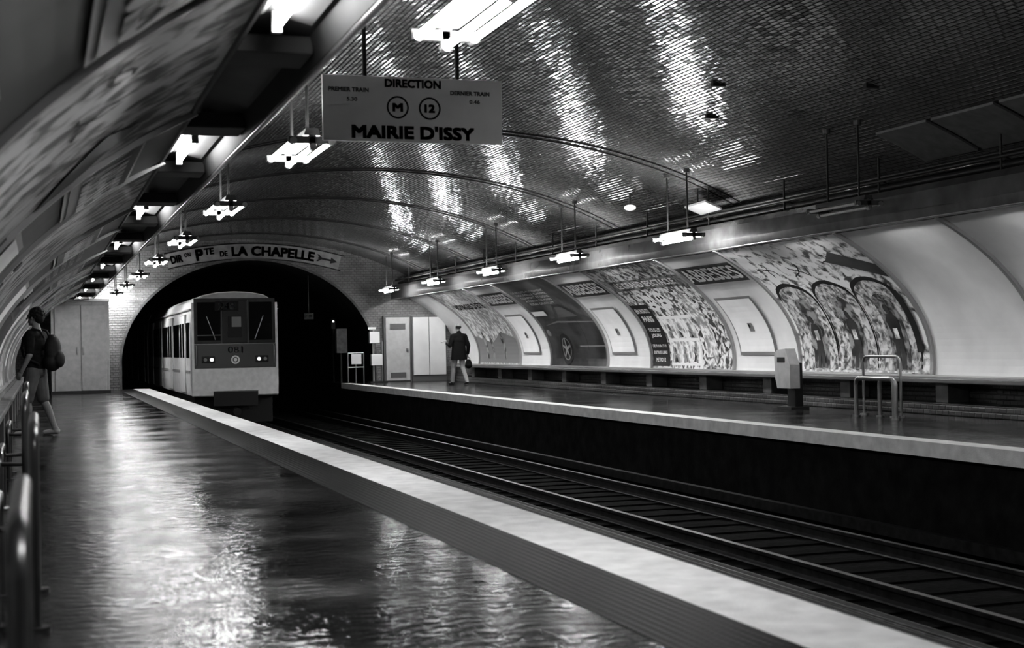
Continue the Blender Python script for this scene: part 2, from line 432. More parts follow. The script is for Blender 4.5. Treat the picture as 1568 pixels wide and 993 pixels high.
def ad_trees(side,ta,tb):
    p=empty('garden_poster',((CX+side*6.5),(ta+tb)/2,1.2)); w=tb-ta
    grow(p,side,ta,tb,FOLI if side>0 else LPOST)
    f1=wfn(side,ta,tb,.018); f2=wfn(side,ta,tb,.024); f3=wfn(side,ta,tb,.03); f4=wfn(side,ta,tb,.036)
    if side>0: shape('ground',[rect(.03,w-.03,.07,.3)],f1,FOLI2,p)
    br=[]
    for cx,cy in((.7,2.2),(1.6,2.1),(2.9,2.3)):
        a0=random.uniform(0,6)
        for k in range(4):
            a=a0+k*1.5; x,y=cx,cy
            for q in range(3):
                nx,ny=x+.12*math.cos(a),y+.07*math.sin(a); px,py=-math.sin(a)*.02,math.cos(a)*.02
                br.append([(x+px,y+py),(x-px,y-py),(nx-px*.4,ny-py*.4),(nx+px*.4,ny+py*.4)]); x,y=nx,ny; a+=random.uniform(-.9,.9)
    shape('branches',br,f1,BLACK,p)
    if side>0:
      for i in range(3):
        x0=.14+i*1.2; x1=x0+1.12
        shape('arch_outline',[arch(x0-.03,x1+.03,.1,1.83,12,.03)],f1,BLACK,p)
        shape('arch_rim',[arch(x0,x1,.1,1.74,12,.03)],f2,FOLI3,p)
        shape('arch_inside',[arch(x0+.36,x1-.26,.12,1.45,12,.03)],f3,MIDP,p)
        shape('figure',person_print(x0+.6,.14,.95+.08*i),f4,CARAD,p)
        shape('figure_shirt',[rect(x0+.54,x0+.66,.62,.8)],wfn(side,ta,tb,.04),FOLI2,p)
    shape('gate',[rect(w-.36,w-.2,.4,1.5)],f4,BLACK,p)
    shape('dark_canopy',[[(w-1.3,2.25),(w-.05,1.75),(w-.05,2.05),(w-.9,2.5)]],f2,CARAD,p)
def ad_comic(side,ta,tb):
    p=empty('magazine_poster',((CX+side*6.5),(ta+tb)/2,1.2)); w=tb-ta
    grow(p,side,ta,tb,COMIC if side>0 else LPOST)
    f1=wfn(side,ta,tb,.018); f2=wfn(side,ta,tb,.024); f3=wfn(side,ta,tb,.03)
    shape('text_sheet',[rect(.06,.95,.1,1.6)],f1,BLACK,p)
    for k,(s,y,ww,hh) in enumerate((('EN ROUTE',1.42,.7,.13),('PARIS',1.2,.55,.16),('TOUS LES',.92,.6,.09),('JOURS',.78,.5,.1),('DE 9 H A 19 H',.55,.7,.07),('ENTREE LIBRE',.4,.7,.07),('METRO 12',.24,.5,.09))):
        text('print_%d'%k,s,.5,y,ww,hh,f2,PAPER,p,.04,.1)
    if side<0: return
    shape('comic_sheet',[rect(1.05,2.55,.12,1.25)],f1,PAPER,p)
    pan=[];fig=[]
    for i in range(3):
        for j in range(2):
            x=1.12+i*.48;y=.18+j*.53
            pan.append(rect(x,x+.42,y,y+.46)); fig+=[disc(x+.15+.07*j,y+.26,.06,.09,12),[(x+.08,y+.02),(x+.27,y+.02),(x+.2,y+.16),(x+.12,y+.18)]]
    shape('panels',pan,f2,FOLI2,p); shape('figures',fig,f3,MIDP,p)
    shape('banner',[rect(.1,w-.1,2.05,2.4)],f1,MIDP,p)
    text('banner_text','LE GRAND SPECTACLE',w/2,2.23,2.9,.2,f2,PAPER,p,.04,.1)
    shape('masks',[disc(1.3,1.62,.2,.25),disc(1.95,1.7,.22,.27)],f1,PAPER,p)
    shape('mask_eyes',[disc(1.23,1.68,.04),disc(1.38,1.68,.04),disc(1.88,1.76,.05),disc(2.03,1.76,.05),disc(1.3,1.52,.08,.03),disc(1.95,1.6,.09,.03)],f2,BLACK,p)
    shape('column',[rect(2.75,3.25,.3,1.8)],f1,FOLI2,p)
def ad_car(side,ta,tb):
    p=empty('car_poster',((CX+side*6.5),(ta+tb)/2,1.2)); w=tb-ta
    grow(p,side,ta,tb,SKYAD)
    f1=wfn(side,ta,tb,.018); f2=wfn(side,ta,tb,.024); f3=wfn(side,ta,tb,.03); f4=wfn(side,ta,tb,.036)
    shape('car_body',[[(.05,.25),(w-.05,.25),(w-.05,1.3),(w-.7,1.5),(w-1.4,1.85),(2.0,1.85),(1.45,1.4),(.5,1.3),(.08,1.05)]],f1,CARAD,p)
    shape('car_glass',[[(1.7,1.4),(w-.9,1.42),(w-1.45,1.76),(2.08,1.76)]],f2,plain('printed_glass',.12,.4),p)
    shape('car_shine',[[(.3,1.16),(1.4,1.3),(w-.1,1.24),(w-.1,1.21),(1.4,1.25)],[(2.2,.55),(w-.1,.55),(w-.1,.58),(2.2,.58)]],f2,GREYTXT,p)
    shape('door_line',[rect(2.75,2.765,.45,1.38)],f2,BLACK,p); shape('headlamp',[disc(.3,.95,.14,.1)],f2,GREYTXT,p)
    for c in(1.25,):
        shape('tyre',[disc(c,.5,.42)],f2,BLACK,p); shape('rim',ringp(c,.5,.27,.3),f3,GREYTXT,p,0)
        shape('hub',[disc(c,.5,.06)],f3,PAPER,p)
        shape('spokes',[[(c+.05*math.cos(a+1.57),.5+.05*math.sin(a+1.57)),(c+.05*math.cos(a-1.57),.5+.05*math.sin(a-1.57)),(c+.28*math.cos(a-.1),.5+.28*math.sin(a-.1)),(c+.28*math.cos(a+.1),.5+.28*math.sin(a+.1))] for a in [k*1.2566+.3 for k in range(5)]],f4,GREYTXT,p,0)
    shape('label',[rect(.12,1.1,1.5,1.66)],f4,PAPER,p)
    for k in range(5):
        text('slogan_%d'%k,['LA ROUTE AUTREMENT','NOUVELLE GAMME','CONFORT ET LIGNE','A PARTIR DE MARS','ESSAI GRATUIT'][k],1.55,2.45-.13*k,2.4-.15*k,.08,f2,PAPER,p,.03,.1)
def ad_pale(side,ta,tb):
    p=empty('landscape_poster',((CX+side*6.5),(ta+tb)/2,1.2)); w=tb-ta
    grow(p,side,ta,tb,FOLI2)
    f1=wfn(side,ta,tb,.018); f2=wfn(side,ta,tb,.024)
    shape('hills',[[(.05,.1),(w-.05,.1),(w-.05,.8),(w*.7,1.05),(w*.4,.7),(.05,.95)]],f1,GREYTXT,p)
    shape('figures',person_print(.9,.2,.9)+person_print(1.5,.2,.8)+person_print(2.6,.2,.85),f2,MIDP,p)
    text('title','VOYAGES D ETE',w/2,2.1,2.8,.25,f1,INK,p,.04,.1)
def name_panel(side,ta,tb,sign=True):
    w=tb-ta
    if sign:
        p=empty('station_name_sign',((CX+side*6),(ta+tb)/2,2.2))
        f1=wfn(side,ta,tb,.03); f2=wfn(side,ta,tb,.04); f3=wfn(side,ta,tb,.05)
        shape('border',[rect(.12,w-.12,HT-.98,HT-.34)],f1,PAPER,p); shape('plate',[rect(.16,w-.16,HT-.94,HT-.38)],f2,BLUE,p)
        text('name','ABBESSES',w/2,HT-.66,w-.42,.4,f3,PAPER,p,.03,.08)
        if side<0: grow(p,side,ta,tb,LPANEL)
        q=empty('framed_notice',((CX+side*6.7),(ta+tb)/2,1.0))
        shape('frame',[rect(.28,1.72,.35,1.62)],wfn(side,ta,tb,.03),ALU,q)
        shape('sheet',[rect(.34,1.66,.41,1.56)],wfn(side,ta,tb,.04),WHITE2,q)
        shape('emblem',[rect(.95,1.12,.82,1.0)],wfn(side,ta,tb,.05),GREYTXT,q); shape('emblem_mark',[disc(1.0,.94,.04)],wfn(side,ta,tb,.056),BLACK,q)
for side,nm in((1,'wall_right_cladding'),(-1,'wall_left_cladding')):
    curvebox(nm,side,Y0,Y1-.02,0,HT,-.03,.0,WHITE,None,30)
    fr=empty('trim_3' if side>0 else 'trim_4',(CX+side*6.8,20,1))
    fl=[]
    k=-4
    while True:
        a=18.5+6.5*k; b=a+3.95; c=a+6.5
        if a>44: break
        if a>Y0: fl.append(a)
        if b>Y0 and b<44: fl.append(b)
        if a>Y0+.5:
            if k==0: (ad_trees if side>0 else ad_car)(side,a,b)
            elif k==1: (ad_comic if side>0 else ad_trees)(side,a,b)
            elif k==2: (ad_car if side>0 else ad_comic)(side,a,b)
            elif k==3 and side>0: ad_pale(side,a,b)
            elif side<0 and k==-1: ad_comic(side,a,b)
            elif side<0 and k<-1: ad_trees(side,a,b)
            if not(side>0 and k<=-1) and c<44.4: name_panel(side,b,c,True)
        k+=1
    for i,t in enumerate(fl):
        curvebox('frame_%d'%i,side,t-.035,t+.035,0,HT,0,.05,ALU,fr,24)
    curvebox('frame_bottom',side,Y0,Y1-.05,0,.05,0,.05,ALU,fr,2)
    curvebox('frame_top',side,Y0,Y1-.05,HT-.03,HT,0,.03,DARK,fr,2)

# lower walls + benches
for side in(1,-1):
    def X(o): return CX+side*o
    xs=sorted((X(6.62),X(7.15)))
    box('baseboard_right' if side>0 else 'baseboard_left',xs[0],xs[1],Y0,Y1-.02,0,.5,BENCHTILE)
    e=empty('platform_bench',(X(6.4),20,.3))
    if side>0:
        a,b=X(6.05),X(6.61)
        box('bench_top',a,b,Y0+.05,42.4,.46,.53,BENCH,e,.012)
        box('bench_lower_ledge',X(6.15),b,Y0+.05,42.4,0,.17,BENCHTILE,e,.01)
        y=Y0+1
        while y<42:
            box('bench_leg',X(6.25),b,y,y+.3,.17,.46,BENCH,e,.01); y+=2.6
        box('bench_nosing',a-.015,a+.01,Y0+.05,42.4,.475,.515,PIPE,e)
    else:
        a,b=X(6.61),X(6.47)
        box('bench_top',a,b,Y0+.05,40,.46,.53,BENCH,e,.012)
        y=Y0+1
        while y<40:
            box('bench_leg',a,b-.03,y,y+.3,0,.46,BENCH,e,.01); y+=2.6

# ------------------------------------------------------------ lighting casings
for side in(1,-1):
    e=empty('lighting_casing',(CX+side*4.9,20,2.8))
    def X(o): return CX+side*o
    pr=[(X(5.15),2.86),(X(4.72),2.80),(X(4.68),2.66),(X(4.63),2.66),(X(4.61),2.78),(X(4.63),3.0),(X(4.70),3.09),(X(5.05),3.1),(X(5.15),3.0)]
    o=extrude('casing_body',pr,Y0+.01,Y1-.01,[CASEF,CASEU],e)
    m=len(pr)
    for i,p in enumerate(o.data.polygons): p.material_index=1 if i in(0,1,m-1) else 0
    tube('casing_lip',[(X(4.655),Y0,2.655),(X(4.655),Y1,2.655)],.02,PIPE,e)
    tube('casing_conduit_1',[(X(4.9),Y0,3.17),(X(4.9),Y1,3.17)],.035,DARK,e)
    tube('casing_conduit_2',[(X(5.2),Y0,3.24),(X(5.2),Y1,3.24)],.05,DARK,e)
    tube('casing_conduit_3',[(X(5.05),Y0,3.36),(X(5.05),Y1,3.36)],.025,DARK,e)
    tube('casing_conduit_4',[(X(4.78),Y0,3.26),(X(4.78),Y1,3.26)],.022,DARK,e)
    y=1.2; i=0
    while y<44:
        z=vz(X(4.8)); tube('hanger_%d'%i,[(X(4.8),y,3.05),(X(4.8),y,z)],.016,DARK,e)
        tube('brace_%d'%i,[(X(4.8),y,3.3),(X(5.25),y,3.05),(X(5.25),y,2.72)],.014,DARK,e)
        if side<0: box('cross_box_%d'%i,X(5.12),X(4.7),y+1.05,y+1.45,2.70,2.80,CASEU,e,.01)
        y+=2.6;i+=1
    k=0
    ty=1.2
    while ty<43.5:
        cxp=X(4.95)
        t0,t1=ty-.62,ty+.62
        V=[(X(5.14),t0-.1,2.80),(X(4.98),t0-.1,2.845),(X(4.76),t0-.1,2.79),(X(5.14),t1+.1,2.80),(X(4.98),t1+.1,2.845),(X(4.76),t1+.1,2.79)]
        obj('reflector_%d'%k,V,[(0,1,4,3),(1,2,5,4)],WHITE if side>0 else ALU,e)
        tube('tube_%d'%k,[(cxp,t0,2.76),(cxp,t1,2.76)],.02,TUBE2 if side>0 else TUBE3,e,res=2)
        for s in(t0-.03,t1+.03): box('socket',cxp-.025,cxp+.025,s-.02,s+.02,2.73,2.84,ALU,e)
        ty+=5.25 if side<0 else 2.625
        k+=1

# ------------------------------------------------------------ hanging fluorescent lamps
def lamp(x,t,lit=True,zc=2.86):
    e=empty('hanging_fluorescent_lamp',(x,t,zc)); L=.6
    tm=TUBE if lit else OFFTUBE
    extrude('housing',[(x-.07,zc+.05),(x+.07,zc+.05),(x+.05,zc+.11),(x-.05,zc+.11)],t-L,t+L,DARK2,e)
    for dx,dz in((-.16,0),(0,-.05),(.16,0)):
        tube('tube',[(x+dx,t-L+.04,zc+dz),(x+dx,t+L-.04,zc+dz)],.02,tm,e,res=2)
    for s in(-1,1):
        box('end_cap',x-.2,x+.2,t+s*L-.02,t+s*L+.02,zc-.02,zc+.04,DARK2,e,.006)
        box('end_cap_stem',x-.03,x+.03,t+s*L-.02,t+s*L+.02,zc-.06,zc+.06,DARK2,e,.006)
        for dx in(-.16,0,.16): cyl('socket',(x+dx,t+s*L,zc-(0 if dx else .05)),.03,.07,'Y',ALU,e,12)
        yy=t+s*.38
        tube('rod',[(x,yy,zc+.1),(x,yy,vz(x)+.02)],.014,DARK,e)
        cyl('ceiling_rose',(x,yy,vz(x)-.03),.05,.06,'Z',DARK2,e,12)
for k in range(-1,8): lamp(2.17,7.0+5.28*k)
for k in range(-1,6): lamp(10.03,21.4+5.1*k,lit=(k>=0),zc=2.84)

# ------------------------------------------------------------ direction sign
sg=empty('direction_sign',(3,11.5,3.1))
sx0,sx1,sz0,sz1=2.224,3.763,2.845,3.385
box('plate',sx0,sx1,11.48,11.52,sz0,sz1,SIGN,sg,.004)
def sfn(x,y): return (x,11.474,y)
def sp(px,py):
    u=(px-60)/2295; X=u*(.949*11.48)/(1-.3156*u); z=.949*11.48+.3156*X
    hor=541-.02*(px-60); return X,EYE+(hor-py)*z/2178
def stext(s,px,py,wpx,hpx,b=.02,m=INK):
    c=sp(px,py); a=sp(px-wpx/2,py)[0]; bb=sp(px+wpx/2,py)[0]
    text('lettering_'+s.lower().replace(' ','_').replace("'",'').replace('.','_'),s,c[0],c[1],bb-a,hpx*11.9/2178,sfn,m,sg,b)
stext('DIRECTION',639,128,86,13,.05)
stext("MAIRIE D'ISSY",639,203,188,21,.06)
stext('PREMIER TRAIN',540,136,62,6.5,0.04,GREYTXT); stext('5.30',545,151,16,6,0.04,GREYTXT)
stext('DERNIER TRAIN',726,143,60,6.5,0.04,GREYTXT); stext('0.46',733,156,16,6,0.04,GREYTXT)
for s,px,py in(('M',615,164),('12',664,166)):
    c=sp(px,py); shape('ring_'+s,ringp(c[0],c[1],.08,.094),sfn,INK,sg,0); stext(s,px,py,16,13,.07)
for px in(566,708):
    x=sp(px,112)[0]; tube('hanger',[(x,11.5,sz1-.02),(x,11.5,vz(x)+.02)],.018,DARK,sg)

# ------------------------------------------------------------ train
tr=empty('metro_train',(4.76,40,0))
TCX,TW,TF=4.76,1.12,37.0
TBODY=plain('train_white',.66,.35,noise=.1); TGREY=plain('train_grey',.3,.4,noise=.1); GLASS=plain('train_glass',.01,.08)
half=[(TW-.02,-.02),(TW,.3),(TW,1.6),(TW-.05,2.2),(TW-.14,2.42),(TW-.35,2.55),(TW-.7,2.62),(0,2.64)]
pr=[(TCX+a,b) for a,b in half]+[(TCX-a,b) for a,b in reversed(half[:-1])]
LON=plain('lamp_on',1,.3,em=1.2)
for c in range(3):
    y=TF+c*15.2
    extrude('car_body_%d'%c,pr,y,y+14.7,TBODY,tr)
    box('underframe_%d'%c,TCX-1.0,TCX+1.0,y+.3,y+14.5,-.75,-.02,BLACK,tr)
    if c<2: box('gangway_%d'%c,TCX-.6,TCX+.6,y+14.7,y+15.2,0,2.2,DARK,tr)
    for b in(2.5,4.5,10.5,12.5):
        for s in(-.72,.72): cyl('wheel',(TCX+s,y+b,-.53),.42,.12,'X',METAL,tr,24)
    for side in(-1,1):
        xs=TCX+side*TW
        def pl(nm,y0,y1,z0,z1,m,o=.012):
            a,b=sorted((xs-side*.05,xs+side*o)); box(nm,a,b,y0,y1,z0,z1,m,tr)
        for dct in(1.9,5.6,9.3,12.9):
            yy=y+dct
            pl('door_recess',yy-.7,yy+.7,.02,2.08,TGREY,.008)
            for s in(-1,1):
                pl('door_leaf',yy+(s*.34)-.32,yy+(s*.34)+.32,.04,2.05,TBODY,.02)
                pl('door_window',yy+(s*.34)-.2,yy+(s*.34)+.2,.95,1.85,GLASS,.028)
        for wct in(.55,3.75,7.45,11.1):
            pl('side_window',y+wct-(.35 if wct<1 else .8),y+wct+(.35 if wct<1 else .8),.95,1.85,GLASS,.016)
        pl('waist_stripe',y+.05,y+14.65,.55,.62,TGREY,.014)
        pl('gutter',y,y+14.7,2.17,2.2,TGREY,.02)
yf=TF
def fbox(nm,x0,x1,z0,z1,m,o=.03,bev=.0,d=.04): box(nm,x0,x1,yf-o,yf+d,z0,z1,m,tr,bev)
facep=[(TCX+a*.985,b-.03) for a,b in half]+[(TCX-a*.985,b-.03) for a,b in reversed(half[:-1])]
extrude('front_shell',facep,yf-.12,yf,TGREY,tr); yf-=.12
fbox('front_lower_panel',TCX-1.09,TCX+1.09,.08,.66,TBODY,.03,.01)
fbox('front_mid_band',TCX-1.08,TCX+1.08,.68,1.28,plain('train_mid_band',.085,.4),.025,.01)
fbox('windscreen_surround',TCX-1.03,TCX+1.03,1.3,2.46,DARK,.02,.015)
fbox('windscreen_left',TCX-.95,TCX-.36,1.38,2.36,GLASS,.03,.01)
fbox('windscreen_right',TCX+.36,TCX+.95,1.38,2.36,GLASS,.03,.01)
fbox('front_door',TCX-.31,TCX+.31,1.32,2.4,plain('train_door_dark',.02,.4),.03,.01)
fbox('front_door_window',TCX-.18,TCX+.18,1.45,2.0,plain('cab_window_glass',.04,.1),.038,.01)
fbox('cab_notice',TCX-.08,TCX+.16,1.72,1.98,GREYTXT,.042)
fbox('destination_box',TCX-.5,TCX+.1,2.14,2.38,plain('dest_box',.02,.6,spec=.1),.05,.01)
for s in(-1,1):
    fbox('door_pillar',TCX+s*.335-.012,TCX+s*.335+.012,1.3,2.42,DARK2,.04)
    fbox('pillar',TCX+s*1.06-.03,TCX+s*1.06+.03,.3,2.35,TBODY,.035,.01)
    fbox('headlight_bezel',TCX+s*.68-.17,TCX+s*.68+.17,.8,.98,BLACK,.04,.02)
    for dx in(-.08,.08):
        cyl('headlight',(TCX+s*.68+dx,yf-.05,.89),.045,.04,'Y',LON if dx*s<0 else METAL,tr,16)
    tube('windscreen_glint',[(TCX+s*.5,yf-.06,1.4),(TCX+s*.72,yf-.06,2.0)],.012,METAL,tr)  # steel strokes standing in for light streaks reflected in the windscreen
    fbox('step',TCX+s*.83-.26,TCX+s*.83+.26,-.03,.09,TBODY,.03,.01)
    tube('handrail',[(TCX+s*.98,yf-.03,.75),(TCX+s*.98,yf-.09,.78),(TCX+s*.98,yf-.09,1.22),(TCX+s*.98,yf-.03,1.25)],.012,METAL,tr)
fbox('coupler_recess',TCX-.56,TCX+.56,-.3,.06,BLACK,.02)
cyl('coupler',(TCX,yf-.1,-.45),.1,.3,'Y',BLACK,tr)
def tfn(x,z): return (x,yf-.058,z)
text('number','081',TCX,1.14,.38,.17,lambda x,z:(x,yf-.04,z),PAPER,tr,.02)
text('destination','248',TCX-.2,2.26,.42,.19,tfn,PAPER,tr,.02)
shape('roundel',ringp(TCX,.88,.07,.11),lambda x,z:(x,yf-.035,z),PAPER,tr,0)
shape('roundel_core',[disc(TCX,.88,.045)],lambda x,z:(x,yf-.035,z),PAPER,tr,0)
fbox('cab_desk_line',TCX-.95,TCX-.36,1.5,1.53,DARK2,.034)

# ------------------------------------------------------------ end-of-platform furniture
c=empty('service_cabinet',(1.1,42,1.3))
CABM=plain('cabinet_paint',.4,.5,noise=.12)
box('body',.3,1.4,41.2,44.4,0,2.62,CABM,c,.01); box('body_b',1.4,1.85,41.2,44.4,0,2.62,CABM,c,.01)
for i,(a,b) in enumerate(((.4,1.06),(1.1,1.76))):
    box('leaf_%d'%i,a,b,41.16,41.22,.08,2.45,CABM,c,.008); box('handle_%d'%i,(b-.08) if i==0 else a+.04,(b-.04) if i==0 else a+.08,41.12,41.16,1.1,1.3,METAL,c)
box('plinth',.28,1.87,41.14,41.2,0,.08,DARK,c); box('top_rail',.28,1.87,41.1,41.2,2.55,2.62,ALU,c)
DW=plain('door_paint',.5,.45,noise=.08); DG=plain('grille',.12,.6)
d=empty('door_1',(10.85,44.4,1))
box('frame',10.42,11.32,44.34,44.48,0,2.12,DG,d); box('leaf',10.48,11.26,44.3,44.36,.04,2.06,DW,d,.008)
box('upper_grille',10.62,11.12,44.28,44.31,1.68,1.86,DG,d); box('lower_grille',10.62,11.12,44.28,44.31,.14,.3,DG,d); box('handle',11.14,11.2,44.24,44.3,.98,1.06,METAL,d)
d=empty('door_2',(11.8,44.4,1))
box('frame',11.34,12.5,44.34,44.48,0,2.1,DG,d); box('leaf_a',11.38,11.9,44.3,44.36,.2,2.06,WHITE,d,.008); box('leaf_b',11.92,12.46,44.3,44.36,.2,2.06,WHITE,d,.008)
q=empty('signal_post',(9.9,43.8,1))
tube('post',[(9.95,43.8,0),(9.95,43.8,1.75)],.035,ALU,q); box('box_upper',9.8,10.12,43.62,43.8,1.25,1.6,WHITE,q,.01); box('box_lower',9.85,10.2,43.62,43.8,.55,.9,WHITE,q,.01)
box('sign',9.75,10.0,43.6,43.62,1.68,1.75,PAPER,q)
tube('post_b',[(10.25,43.9,0),(10.25,43.9,1.3)],.03,METAL,q); box('foot',9.8,10.35,43.6,44.0,0,.05,DARK,q)
q=empty('platform_end_gate',(9.4,44,.5))
for x in(9.2,9.45,9.7): tube('bar',[(x,44.1,0),(x,44.1,.95)],.02,METAL,q)
for z in(.5,.95): tube('rail',[(9.2,44.1,z),(9.7,44.1,z)],.02,METAL,q)
box('notice',9.3,9.62,44.05,44.09,.6,.92,PAPER,q)
q=empty('speed_limit_sign',(8.7,45.5,2))
box('plate',8.0,8.3,45.0,45.03,2.05,2.25,BLACK,q); text('digits','50',8.15,2.15,.2,.11,lambda x,z:(x,44.98,z),PAPER,q,.05); tube('arm',[(8.15,45.02,2.25),(8.15,45.02,3.45)],.012,BLACK,q)
q=empty('tunnel_cabinet',(9.3,46,1))
box('body',9.15,9.5,45.6,45.9,.95,1.75,plain('cabinet_grey',.14,.5,noise=.3),q,.01); tube('stand',[(9.32,45.75,-.02),(9.32,45.75,.95)],.03,DARK2,q)
q=empty('tunnel_signal_lamp',(9.2,47,1.9))
box('head',9.16,9.3,46.5,46.6,1.75,2.1,BLACK,q,.01); cyl('lens',(9.23,46.49,2.0),.03,.03,'Y',plain('lens_on',1,.3,em=2),q,12); tube('stand',[(9.23,46.55,-.02),(9.23,46.55,1.8)],.03,BLACK,q)

q=empty('ceiling_dome_lamp',(10.3,24,3.3))
zz=vz(10.3)
tube('stem',[(10.3,24,zz),(10.3,24,zz-.18)],.02,DARK2,q)
bm=bmesh.new(); bmesh.ops.create_uvsphere(bm,u_segments=20,v_segments=10,radius=.11)
for v in bm.verts: v.co=Vector((10.3+v.co.x,24+v.co.y,zz-.24+v.co.z*.5))
frombm('dome',bm,plain('opal_dome',.8,.3,em=.8),q,True)
q=empty('cable_bracket',(10.6,21,3.4))
obj('plate',[(10.45,21.2,3.42),(10.75,21.2,3.30),(10.75,22.0,3.28),(10.45,22.0,3.40),(10.45,21.2,3.45),(10.75,21.2,3.33),(10.75,22.0,3.31),(10.45,22.0,3.43)],[(0,1,2,3),(4,5,6,7),(0,1,5,4),(1,2,6,5),(2,3,7,6),(3,0,4,7)],plain('bracket_paint',.2,.4),q)
for t in(21.4,21.8): tube('rod',[(10.6,t,3.38),(10.6,t,vz(10.6)-.005)],.014,DARK,q)
q=empty('ceiling_panel_board',(10.9,15,3.7))
for i,(a,b) in enumerate(((14.9,16.0),(13.6,14.8),(12.2,13.5))):
    P=[(x,vz(x)-.05) for x in(10.35,10.6,10.85,11.1)]
    V=[];F=[]
    for y in(a,b):
        for (x,z) in P: V.append((x,y,z))
        for (x,z) in P: V.append((x,y,z+.03))
    for j in range(3): F+=[(j,j+1,8+j+1,8+j),(4+j,4+j+1,12+j+1,12+j),(j,j+1,5+j,4+j),(8+j,9+j,13+j,12+j)]
    F+=[(0,8,12,4),(3,11,15,7)]
    obj('board_%d'%i,V,F,plain('board_paint',.15,.5,noise=.2),q)
q=empty('ceiling_vent_slot',(9,17,4))
for i,(x,t) in enumerate(((8.2,16.2),(8.9,17.8),(9.4,14.6))):
    z=vz(x); box('slot_%d'%i,x-.09,x+.09,t-.035,t+.035,z-.035,z+.03,DARK,q,.006)

# ------------------------------------------------------------ tubular leaning rails
def hoop(name,x,t0,t1,h,r=.022,dx=0,parent=None,mat=METAL):
    pts=[(x,t0,.0)]
    R=.1
    for i in range(7):
        a=math.pi/2*i/6; pts.append((x,t0+R-R*math.cos(a),h-R+R*math.sin(a)))
    for i in range(7):
        a=math.pi/2*i/6; pts.append((x,t1-R+R*math.sin(a),h-R+R*math.cos(a)))
    pts.append((x,t1,0)); o=tube(name,pts,r,mat,parent,res=5)
    for t in(t0,t1): cyl('foot',(x,t,.012),.06,.024,'Z',mat,parent,16)
LR=((-.045,2.75,3.75,.835),(-.03,6.2,7.2,.85),(-.1,9.9,10.9,.86),(-.12,13.5,14.5,.86))
for (x,a,b,h) in LR:
    e=empty('tubular_leaning_rail',(x,(a+b)/2,.4)); hoop('rail_high',x,a,b,h,parent=e,mat=RAILM); hoop('rail_low',x-.16,a+.1,b-.1,.5,parent=e,mat=RAILM)
    tube('tie',[(x,a,.42),(x-.16,a+.1,.42)],.014,RAILM,e); tube('tie',[(x,b,.42),(x-.16,b-.1,.42)],.014,RAILM,e)
e=empty('tubular_leaning_rail',(11.2,18,.4))
hoop('rail_low',11.15,16.9,17.9,.56,.03,parent=e); hoop('rail_high',11.5,17.3,18.25,.86,.02,parent=e)
hoop('rail_low_2',11.35,17.25,17.6,.56,.03,parent=e)
e=empty('litter_bin',(11.55,20.6,.5))
box('stand',11.55,11.7,20.35,20.6,0,.75,BLACK,e,.015); box('foot',11.42,11.75,20.25,20.7,0,.04,DARK,e)
pr=[(20.2,.34),(20.62,.34),(20.68,.5),(20.7,.9),(20.62,.96),(20.34,.98),(20.2,.72)]
V=[(11.38,a,b) for a,b in pr]+[(11.56,a,b) for a,b in pr]; m=len(pr)
F=[tuple(range(m)),tuple(reversed(range(m,2*m)))]+[(i,(i+1)%m,m+(i+1)%m,m+i) for i in range(m)]
obj('bin_body',V,F,plain('bin_paint',.4,.4,noise=.1),e); box('slot',11.375,11.4,20.36,20.6,.76,.84,BLACK,e)

# ------------------------------------------------------------ people
def ell(bm,c,r,rot=None,seg=16):
    g=bmesh.ops.create_uvsphere(bm,u_segments=seg,v_segments=seg//2+2,radius=1)
    for v in g['verts']:
        p=Vector((v.co.x*r[0],v.co.y*r[1],v.co.z*r[2]))
        if rot: p=rot@p
        v.co=p+Vector(c)
def cap(bm,a,b,ra,rb,seg=12):
    a=Vector(a);b=Vector(b); d=b-a; L=d.length
    q=d.to_track_quat('Z','Y').to_matrix()
    g=bmesh.ops.create_cone(bm,cap_ends=True,segments=seg,radius1=ra,radius2=rb,depth=L)
    for v in g['verts']: v.co=q@v.co+(a+b)/2
    ell(bm,a,(ra,ra,ra),seg=seg); ell(bm,b,(rb,rb,rb),seg=seg)
def hand(bm,w,d,side,curl=.6):
    w=Vector(w);d=Vector(d).normalized(); fwd=Vector((0,1,0)); fwd=(fwd-d*fwd.dot(d)).normalized(); lat=d.cross(fwd)
    inn=lat if (lat.x*side)<0 else -lat
    q=Matrix((fwd,inn,d)).transposed()
    ell(bm,w+d*.05,(.038,.016,.05),q)
    for i,(o,l) in enumerate(((.030,.068),(.010,.078),(-.010,.072),(-.030,.056))):
        p=w+d*.085+fwd*o
        a1=curl*.5; m=p+(d*math.cos(a1)+inn*math.sin(a1))*l*.5
        a2=curl*1.5; e=m+(d*math.cos(a2)+inn*math.sin(a2))*l*.5
        cap(bm,p,m,.0085,.008,seg=8); cap(bm,m,e,.008,.007,seg=8)
    p=w+d*.035+fwd*.03; m=p+(d*.6+fwd*.7+inn*.2).normalized()*.035; e=m+(d*.9+fwd*.25+inn*.3).normalized()*.03
    cap(bm,p,m,.011,.0095,seg=8); cap(bm,m,e,.0095,.008,seg=8)
